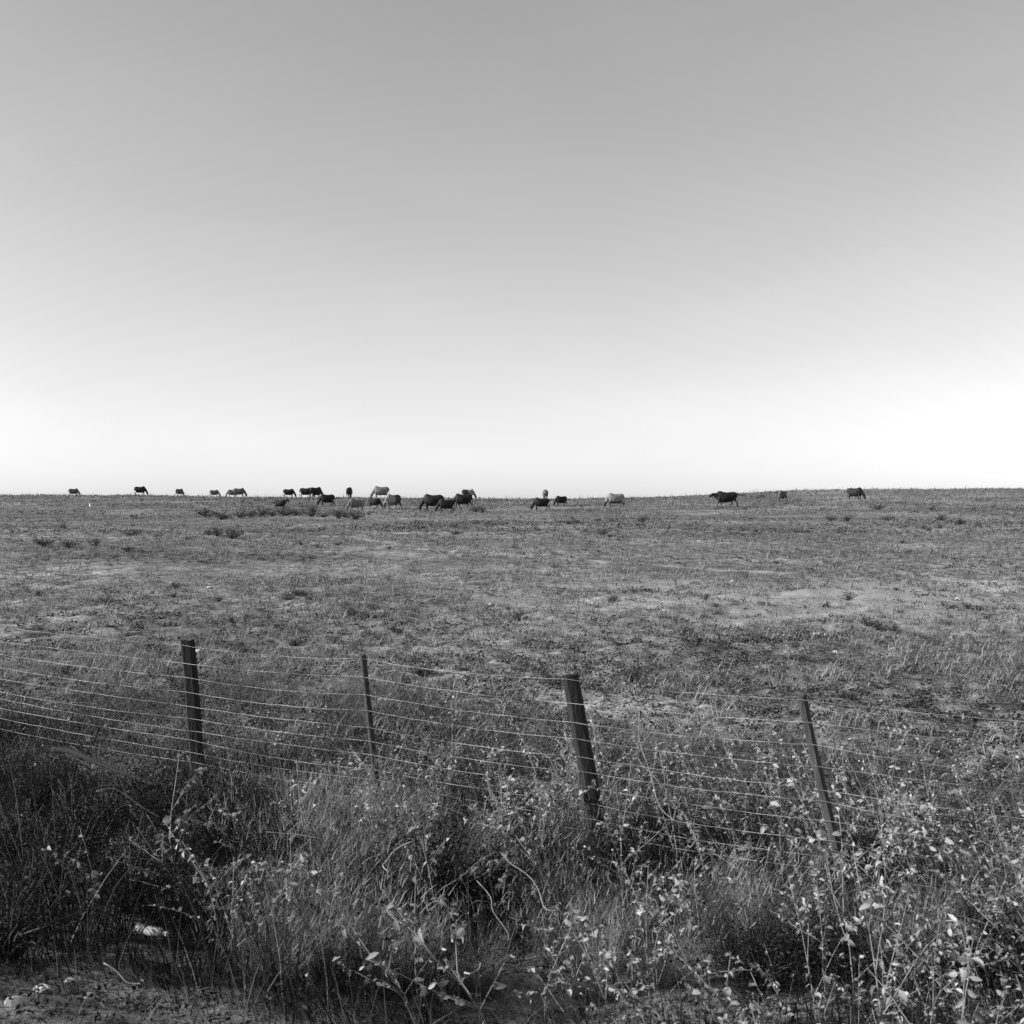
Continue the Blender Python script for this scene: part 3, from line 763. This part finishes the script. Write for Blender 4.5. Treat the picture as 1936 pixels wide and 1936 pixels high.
def stone_mesh(i):
    rng = random.Random(400 + i); bm = bmesh.new()
    bmesh.ops.create_icosphere(bm, subdivisions=2, radius=1)
    sx, sy, sz = rng.uniform(.9, 1.3), rng.uniform(.7, 1.0), rng.uniform(.4, .6)
    ns = [(Vector((rng.gauss(0, 1), rng.gauss(0, 1), rng.gauss(0, 1))).normalized(), rng.uniform(.45, .85)) for _ in range(14)]
    for v in bm.verts:
        for nn, d in ns:
            q = v.co.dot(nn)
            if q > d: v.co -= nn * (q - d)
        v.co = Vector((v.co.x * sx, v.co.y * sy, v.co.z * sz))
    me = bpy.data.meshes.new('stone'); bm.to_mesh(me); bm.free(); me.materials.append(M['stone']); return me
stones = [stone_mesh(i) for i in range(5)]
def stone(px, py, r, label, group=None, lo=3.0):
    x, y = ground_at(px, py, lo)
    o = obj('stone', random.choice(stones)); o.location = (x, y, hz(x, y) + r * .05); o.scale = (r,) * 3
    o.rotation_euler = (random.gauss(0, .2), random.gauss(0, .2), random.uniform(0, 6.28))
    tag(o, label, 'stone', group)
for px, py, r, lab in [(78, 1862, .05, 'long pale broken stone half buried on the road shoulder'), (130, 1850, .04, 'pale angular stone beside the long broken stone on the road shoulder'),
                       (170, 1880, .045, 'narrow pale stone lying aslant on the road shoulder'), (30, 1900, .05, 'flat pale stone at the road edge behind the long broken stone')]:
    stone(px, py, r, lab)
for px, py, r in [(1548, 1201, .13), (1560, 1206, .07), (1212, 1121, .07), (395, 1112, .1), (500, 1104, .09), (250, 1206, .07), (300, 1228, .06), (375, 1230, .07), (880, 1102, .1), (1122, 1140, .08), (928, 1140, .08), (1810, 1135, .1), (1690, 1226, .06), (1052, 1079, .08),
                  (1085, 1152, .07), (1045, 1210, .05), (720, 1185, .06), (1580, 1232, .06), (1345, 1098, .1), (1385, 1103, .09)]:
    stone(px, py, r, 'pale loose stone lying on the grazed pasture', 'stones on the pasture', 8)
for k in range(70):                                       # loose gravel of the shoulder
    s = random.uniform(1.6, 2.5); u = random.uniform(-4.2, -.5)
    x, y = on_plan(s, u)
    if y < 3 or abs(x / y) > .55: continue
    r = random.uniform(.008, .022)
    o = obj('stone', random.choice(stones)); o.location = (x, y, hz(x, y) + r * .2); o.scale = (r,) * 3; o.rotation_euler.z = random.uniform(0, 6.28)
    tag(o, 'small piece of gravel on the road shoulder', 'gravel', 'gravel on the road shoulder')

# crushed plastic bottle in the scrub
def bottle():
    x, y = BOT
    e = link(bpy.data.objects.new('plastic_bottle', None)); e.location = (x, y, hz(x, y) + .07); e.rotation_euler = (0, .06, -.25)
    prof = [(-.085, .0), (-.085, .026), (-.07, .031), (-.03, .029), (0, .031), (.03, .028), (.05, .026), (.068, .014), (.078, .011), (.085, .011), (.085, 0)]
    V, T = [], []
    for i, (a, r) in enumerate(prof):
        for k in range(14):
            q = 6.2832 * k / 14; cr = 1 - .28 * math.sin(q * 1.0 + .6) ** 2 * (1 if -.06 < a < .05 else .2)
            V.append((a, r * math.cos(q), r * math.sin(q) * cr))
    for i in range(len(prof) - 1):
        for k in range(14): T.append((i * 14 + k, i * 14 + (k + 1) % 14, (i + 1) * 14 + (k + 1) % 14, (i + 1) * 14 + k))
    obj('bottle_body', mesh_np('bottle_body', np.array(V), None, M['plastic'], None, True, T), e)
    v, t, c = tube([(.083, 0, 0), (.088, 0, 0), (.1, 0, 0)], [.0135, .014, .0135], 12)
    obj('cap', mesh_np('bottle_cap', v, t, M['plastic'], c), e)
    tag(e, 'pale crushed plastic bottle lying in the dark scrub', 'bottle')
bottle()

# ------------------------------------------------------------------ animals
def ring_tube(bm, rings, n=12):
    """rings: (centre, half-width across y, half-height, pitch) ; section plane normal lies in the xz plane"""
    R = []
    for c, ry, rz, pitch in rings:
        up = Vector((-math.sin(pitch), 0, math.cos(pitch))); sd = Vector((0, 1, 0)); c = Vector(c)
        R.append([bm.verts.new(c + sd * ry * math.cos(6.2832 * k / n) + up * rz * math.sin(6.2832 * k / n)) for k in range(n)])
    for a, b in zip(R[:-1], R[1:]):
        for k in range(n): bm.faces.new((a[k], a[(k + 1) % n], b[(k + 1) % n], b[k]))
    bm.faces.new(R[0][::-1]); bm.faces.new(R[-1])

def leg(bm, pts, n=8):
    R = []
    for (x, y, z, rx, ry) in pts:
        R.append([bm.verts.new((x + rx * math.cos(6.2832 * k / n), y + ry * math.sin(6.2832 * k / n), z)) for k in range(n)])
    for a, b in zip(R[:-1], R[1:]):
        for k in range(n): bm.faces.new((a[k], b[k], b[(k + 1) % n], a[(k + 1) % n]))
    bm.faces.new(R[0]); bm.faces.new(R[-1][::-1])

def remeshed(name, bm, voxel, smooth=6):
    bmesh.ops.recalc_face_normals(bm, faces=bm.faces)
    me = bpy.data.meshes.new(name + '_raw'); bm.to_mesh(me); bm.free()
    o = link(bpy.data.objects.new(name + '_raw', me))
    r = o.modifiers.new('r', 'REMESH'); r.mode = 'VOXEL'; r.voxel_size = voxel
    s = o.modifiers.new('s', 'SMOOTH'); s.factor = .5; s.iterations = smooth
    dg = bpy.context.evaluated_depsgraph_get(); dg.update()
    out = bpy.data.meshes.new_from_object(o.evaluated_get(dg)); out.name = name
    bpy.data.objects.remove(o); bpy.data.meshes.remove(me)
    out.polygons.foreach_set('use_smooth', np.ones(len(out.polygons), dtype=bool))
    return out

def cow_mesh(pose, stride=0.0, tail='hang', udder=True, long=1.0):
    bm = bmesh.new()
    ring_tube(bm, [((-.90 * long, 0, 1.05), .06, .08, 0), ((-.87 * long, 0, 1.03), .17, .19, 0), ((-.76 * long, 0, .99), .27, .31, 0), ((-.58 * long, 0, .95), .31, .385, 0), ((-.34 * long, 0, .88), .34, .42, 0), ((-.06, 0, .84), .39, .44, 0),
                   ((.20, 0, .86), .36, .46, 0), ((.40 * long, 0, .96), .29, .455, 0), ((.56 * long, 0, .98), .20, .36, 0), ((.66 * long, 0, .95), .12, .22, 0)], 16)
    ox = .45 * (long - 1)
    if pose == 'graze':
        nk = [((.36, 0, 1.0), .18, .31, -.4), ((.57, 0, .89), .15, .26, -.7), ((.72, 0, .74), .12, .19, -.9), ((.82, 0, .60), .10, .14, -1.1)]
        hd = [((.79, 0, .67), .09, .09, -1.1), ((.85, 0, .58), .13, .16, -1.2), ((.91, 0, .43), .12, .15, -1.25), ((.96, 0, .26), .092, .12, -1.25), ((.99, 0, .14), .08, .095, -1.25)]
        poll, ed = Vector((.83, 0, .64)), Vector((-.10, 1, .05))
    else:
        z = 0 if pose == 'stand' else -.20
        nk = [((.34, 0, 1.06), .20, .34, .3), ((.64 + ox, 0, 1.13 + z * .4), .16, .27, .4), ((.84 + ox, 0, 1.24 + z), .125, .18, .3), ((.94 + ox, 0, 1.30 + z), .10, .13, 0)]
        hd = [((.88 + ox, 0, 1.34 + z), .09, .09, -.3), ((1.0 + ox, 0, 1.30 + z), .125, .135, -.45), ((1.14 + ox, 0, 1.21 + z), .09, .105, -.45), ((1.28 + ox, 0, 1.13 + z), .08, .085, -.45), ((1.33 + ox, 0, 1.10 + z), .055, .055, -.45)]
        poll, ed = Vector((.94 + ox, 0, 1.39 + z)), Vector((-.25, 1, .0))
    ring_tube(bm, nk, 12); ring_tube(bm, hd, 12)
    for sgn in (-1, 1):                                      # ears
        d = Vector((ed.x, ed.y * sgn, ed.z)).normalized()
        a = poll + d * .07
        m = Matrix.Translation(a + d * .11) @ d.to_track_quat('X', 'Z').to_matrix().to_4x4() @ Matrix.Diagonal((.15, .05, .06, 1))
        bmesh.ops.create_icosphere(bm, subdivisions=2, radius=1, matrix=m)
    for sgn in (-1, 1):
        f = stride * sgn; b = -stride * sgn; fo = .40 * long - .40; ro = .6 - .6 * long
        leg(bm, [(fo + .40, .16 * sgn, .95, .17, .11), (fo + .43 + f * .25, .18 * sgn, .66, .11, .09), (fo + .41 + f * .55, .175 * sgn, .42, .06, .058), (fo + .41 + f * .75, .175 * sgn, .36, .056, .055),
                 (fo + .405 + f * .95, .17 * sgn, .16, .042, .042), (fo + .41 + f * 1.05, .17 * sgn, .08, .052, .05), (fo + .43 + f * 1.08, .17 * sgn, .0, .06, .055)])
        leg(bm, [(ro - .60, .16 * sgn, .98, .22, .13), (ro - .57 + b * .25, .20 * sgn, .72, .17, .115), (ro - .62 + b * .5, .19 * sgn, .53, .085, .07), (ro - .73 + b * .65, .18 * sgn, .41, .06, .055),
                 (ro - .72 + b * .8, .175 * sgn, .30, .046, .045), (ro - .68 + b, .17 * sgn, .12, .043, .043), (ro - .67 + b, .17 * sgn, .07, .052, .05), (ro - .64 + b * 1.02, .17 * sgn, .0, .06, .055)])
    to = .9 - .9 * long
    if tail == 'hang':
        leg(bm, [(-.82, 0, 1.20, .05, .045), (-.91, 0, 1.10, .036, .034), (-.95, 0, .80, .028, .028), (-.93, 0, .55, .03, .03), (-.92, 0, .42, .052, .048), (-.92, 0, .28, .03, .03)])
    else:
        ring_tube(bm, [((to - .80, 0, 1.14), .05, .05, 0), ((to - .98, 0, 1.09), .036, .036, 0), ((to - 1.2, 0, 1.03), .032, .032, 0), ((to - 1.38, 0, 1.03), .055, .055, 0), ((to - 1.5, 0, 1.01), .03, .03, 0)], 8)
    if udder:
        bmesh.ops.create_icosphere(bm, subdivisions=2, radius=1, matrix=Matrix.Translation((-.40, 0, .50)) @ Matrix.Diagonal((.16, .13, .11, 1)))
    return remeshed('cow_' + pose, bm, .026, 8)

def hide_mat(name, back, belly, face, patch=0.0):
    """hide: coat colours by place on the body; the dark patch is painted sun shading"""
    m, n, l = new_mat(name)
    tc = n.new('ShaderNodeTexCoord'); sp = n.new('ShaderNodeSeparateXYZ'); l.new(tc.outputs['Object'], sp.inputs[0])
    nz = n.new('ShaderNodeTexNoise'); nz.inputs['Scale'].default_value = 3.0; nz.inputs['Detail'].default_value = 3; l.new(tc.outputs['Object'], nz.inputs['Vector'])
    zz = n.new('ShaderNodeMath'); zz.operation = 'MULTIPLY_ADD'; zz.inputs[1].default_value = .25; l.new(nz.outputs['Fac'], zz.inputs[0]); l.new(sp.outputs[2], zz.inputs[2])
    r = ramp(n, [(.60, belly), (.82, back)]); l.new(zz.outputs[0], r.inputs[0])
    fx = ramp(n, [(.0, 0), (.001, 0)]); fx.color_ramp.elements[0].position = .5
    mr = n.new('ShaderNodeMapRange'); mr.inputs[1].default_value = .95; mr.inputs[2].default_value = 1.1; l.new(sp.outputs[0], mr.inputs[0])
    mx = n.new('ShaderNodeMix'); mx.data_type = 'RGBA'; mx.inputs[7].default_value = (face, face, face, 1)
    l.new(mr.outputs[0], mx.inputs[0]); l.new(r.outputs[0], mx.inputs[6])
    col = mx.outputs[2]
    if patch:  # hindquarters darkened: the side away from the sun, painted into the coat
        pn = n.new('ShaderNodeMapRange'); pn.inputs[1].default_value = -.12; pn.inputs[2].default_value = .02; l.new(sp.outputs[0], pn.inputs[0])
        m2 = n.new('ShaderNodeMix'); m2.data_type = 'RGBA'; m2.inputs[6].default_value = (patch, patch, patch, 1)
        l.new(pn.outputs[0], m2.inputs[0]); l.new(col, m2.inputs[7]); col = m2.outputs[2]
    p = n.new('ShaderNodeBsdfPrincipled'); p.inputs['Roughness'].default_value = .7; p.inputs['Specular IOR Level'].default_value = .25
    l.new(col, p.inputs['Base Color'])
    o = n.new('ShaderNodeOutputMaterial'); l.new(p.outputs[0], o.inputs[0])
    return m

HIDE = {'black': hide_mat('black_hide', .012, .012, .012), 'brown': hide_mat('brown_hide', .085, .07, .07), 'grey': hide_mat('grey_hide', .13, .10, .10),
        'pale': hide_mat('pale_hide', .20, .04, .03), 'cream': hide_mat('cream_hide', .16, .12, .09), 'pied': hide_mat('pied_shaded_hide', .22, .10, .03, .03)}
CM = {'graze': cow_mesh('graze', .06), 'step': cow_mesh('graze', .2), 'stand': cow_mesh('stand', .03), 'walk': cow_mesh('low', .24, 'out', False, 1.15)}
_cache = {}
def cow(px, foot, hpx, yaw, pose, hide, label, d=None, calf=False):
    """px, foot: column and row of the hooves; hpx: height to the withers in photo pixels; yaw 0 = heading right, 180 = left, 90 = away"""
    if d is None: x, y = ground_at(px, foot, 60, 165)
    else: x, y = (px - PCX) / F * d, d
    sc = (1.17 if y < 165 else 1.0) * hpx * y / F / 1.36
    key = (pose, hide)
    if key not in _cache:
        me = CM[pose].copy(); me.name = 'calf_body' if calf else 'cow_body'; me.materials.clear(); me.materials.append(HIDE[hide]); _cache[key] = me
    o = obj('calf' if calf else 'cow', _cache[key])
    o.location = (x, y, float(height(np.array([x]), np.array([y]), False)[0]) - .03); o.scale = (sc, sc, sc); o.rotation_euler.z = math.radians(yaw)
    tag(o, label, 'calf' if calf else 'cow', 'cattle herd grazing along the ridge')
    COWS.append((label, round(px), round(y, 1), round(sc, 2)))
COWS = []
cow(140, 0, 15, 20, 'graze', 'brown', 'small brown cow grazing alone at the far end of the herd, legs behind the ridge', 178)
cow(266, 0, 17.5, 12, 'graze', 'black', 'black cow grazing alone on the skyline between brown cattle', 168)
cow(340, 0, 15, 62, 'graze', 'brown', 'brown cow seen from behind on the skyline beside the lone black cow', 178)
cow(406, 0, 14, 18, 'graze', 'brown', 'brown cow grazing with head low on the skyline next to a close brown pair', 180)
cow(438, 0, 15, 205, 'graze', 'grey', 'grey cow facing away from its browner partner in a close pair on the skyline', 176)
cow(453, 0, 18, 15, 'graze', 'brown', 'brown cow with raised hump in the close pair on the skyline', 176)
cow(547, 0, 17, 10, 'graze', 'black', 'black cow grazing on the ridge behind the standing black calf', 166)
cow(531, 963, 16, -8, 'stand', 'black', 'black calf standing with head up in front of dark shrubs', None, True)
cow(580, 0, 17, 8, 'graze', 'black', 'black cow grazing side-on on the ridge ahead of another close black cow', 164)
cow(598, 0, 19, 48, 'graze', 'black', 'black cow turned half away touching the tail of a grazing one', 158)
cow(617, 957, 20, 200, 'graze', 'black', 'black cow grazing towards the half turned black cow')
cow(660.5, 0, 18, 88, 'graze', 'black', 'black cow seen end-on alone on the ridge above two small grey calves', 164)
cow(671, 966, 20, 215, 'step', 'grey', 'grey brown calf grazing low down below the end-on black cow', None, True)
cow(682, 963, 17, 120, 'graze', 'grey', 'grey calf seen from behind close against another grazing calf', None, True)
cow(709, 961, 17, -12, 'graze', 'black', 'black calf grazing beside the pale cow and the big dark cow', None, True)
cow(719, 0, 21, 190, 'graze', 'cream', 'cream cow on the ridge behind a black calf and a big dark cow', 158)
cow(742, 963, 25, 228, 'step', 'pied', 'big cow with pale sunlit shoulder, hindquarters coloured dark for shade, head to the grass')
cow(817, 966, 27.5, 184, 'graze', 'black', 'largest black cow grazing side-on above a black calf')
cow(842, 969, 22, 196, 'graze', 'black', 'black calf grazing at the hindquarters of the largest black cow', None, True)
cow(874, 961, 24, 188, 'step', 'black', 'black cow grazing in step behind the black calf, pied cow behind it')
cow(886, 0, 17, 14, 'graze', 'pied', 'pale backed dark cow mostly hidden behind a black cow', 160)
cow(1022, 965, 21, 187, 'graze', 'black', 'black cow grazing with another animal standing behind its hindquarters')
cow(1031, 952, 17, 95, 'graze', 'brown', 'dark brown cow seen end-on behind a grazing black cow', 160)
cow(1060, 957, 17, 205, 'graze', 'black', 'small black calf grazing alone near the pale dark-bellied cow', None, True)
cow(1162, 960, 24, 192, 'graze', 'pale', 'pale grey cow with dark belly and dark lowered head')
cow(1371, 959, 26, 183, 'walk', 'black', 'black bull walking with tail held straight out')
cow(1479, 948, 18, 232, 'graze', 'brown', 'brown cow grazing by itself between the walking bull and the ridge')
cow(1618, 946, 21, -38, 'graze', 'black', 'black cow grazing head down just below the ridge by itself')
for c in COWS: print('COW', c)

# white bird among the weeds
def bird():
    bm = bmesh.new()
    ring_tube(bm, [((-.17, 0, .27), .015, .015, .4), ((-.10, 0, .31), .05, .05, .5), ((0, 0, .36), .075, .085, .6), ((.07, 0, .42), .06, .07, .8), ((.10, 0, .48), .03, .035, 1.2),
                   ((.115, 0, .54), .024, .026, 1.0), ((.13, 0, .60), .034, .036, .2), ((.17, 0, .61), .022, .022, 0), ((.24, 0, .60), .006, .006, 0)], 10)
    for s in (-1, 1): leg(bm, [(.0, .03 * s, .32, .02, .02), (0, .03 * s, .17, .011, .011), (.01, .03 * s, 0, .013, .013)], 6)
    me = remeshed('bird', bm, .011, 2); me.materials.clear(); me.materials.append(M['white'])
    x, y = ground_at(170, 962, 60, 165)
    o = obj('white_bird', me); o.location = (x, y, hz(x, y)); o.rotation_euler.z = 2.2
    tag(o, 'small white bird standing upright in the field below the far cattle', 'bird')
bird()
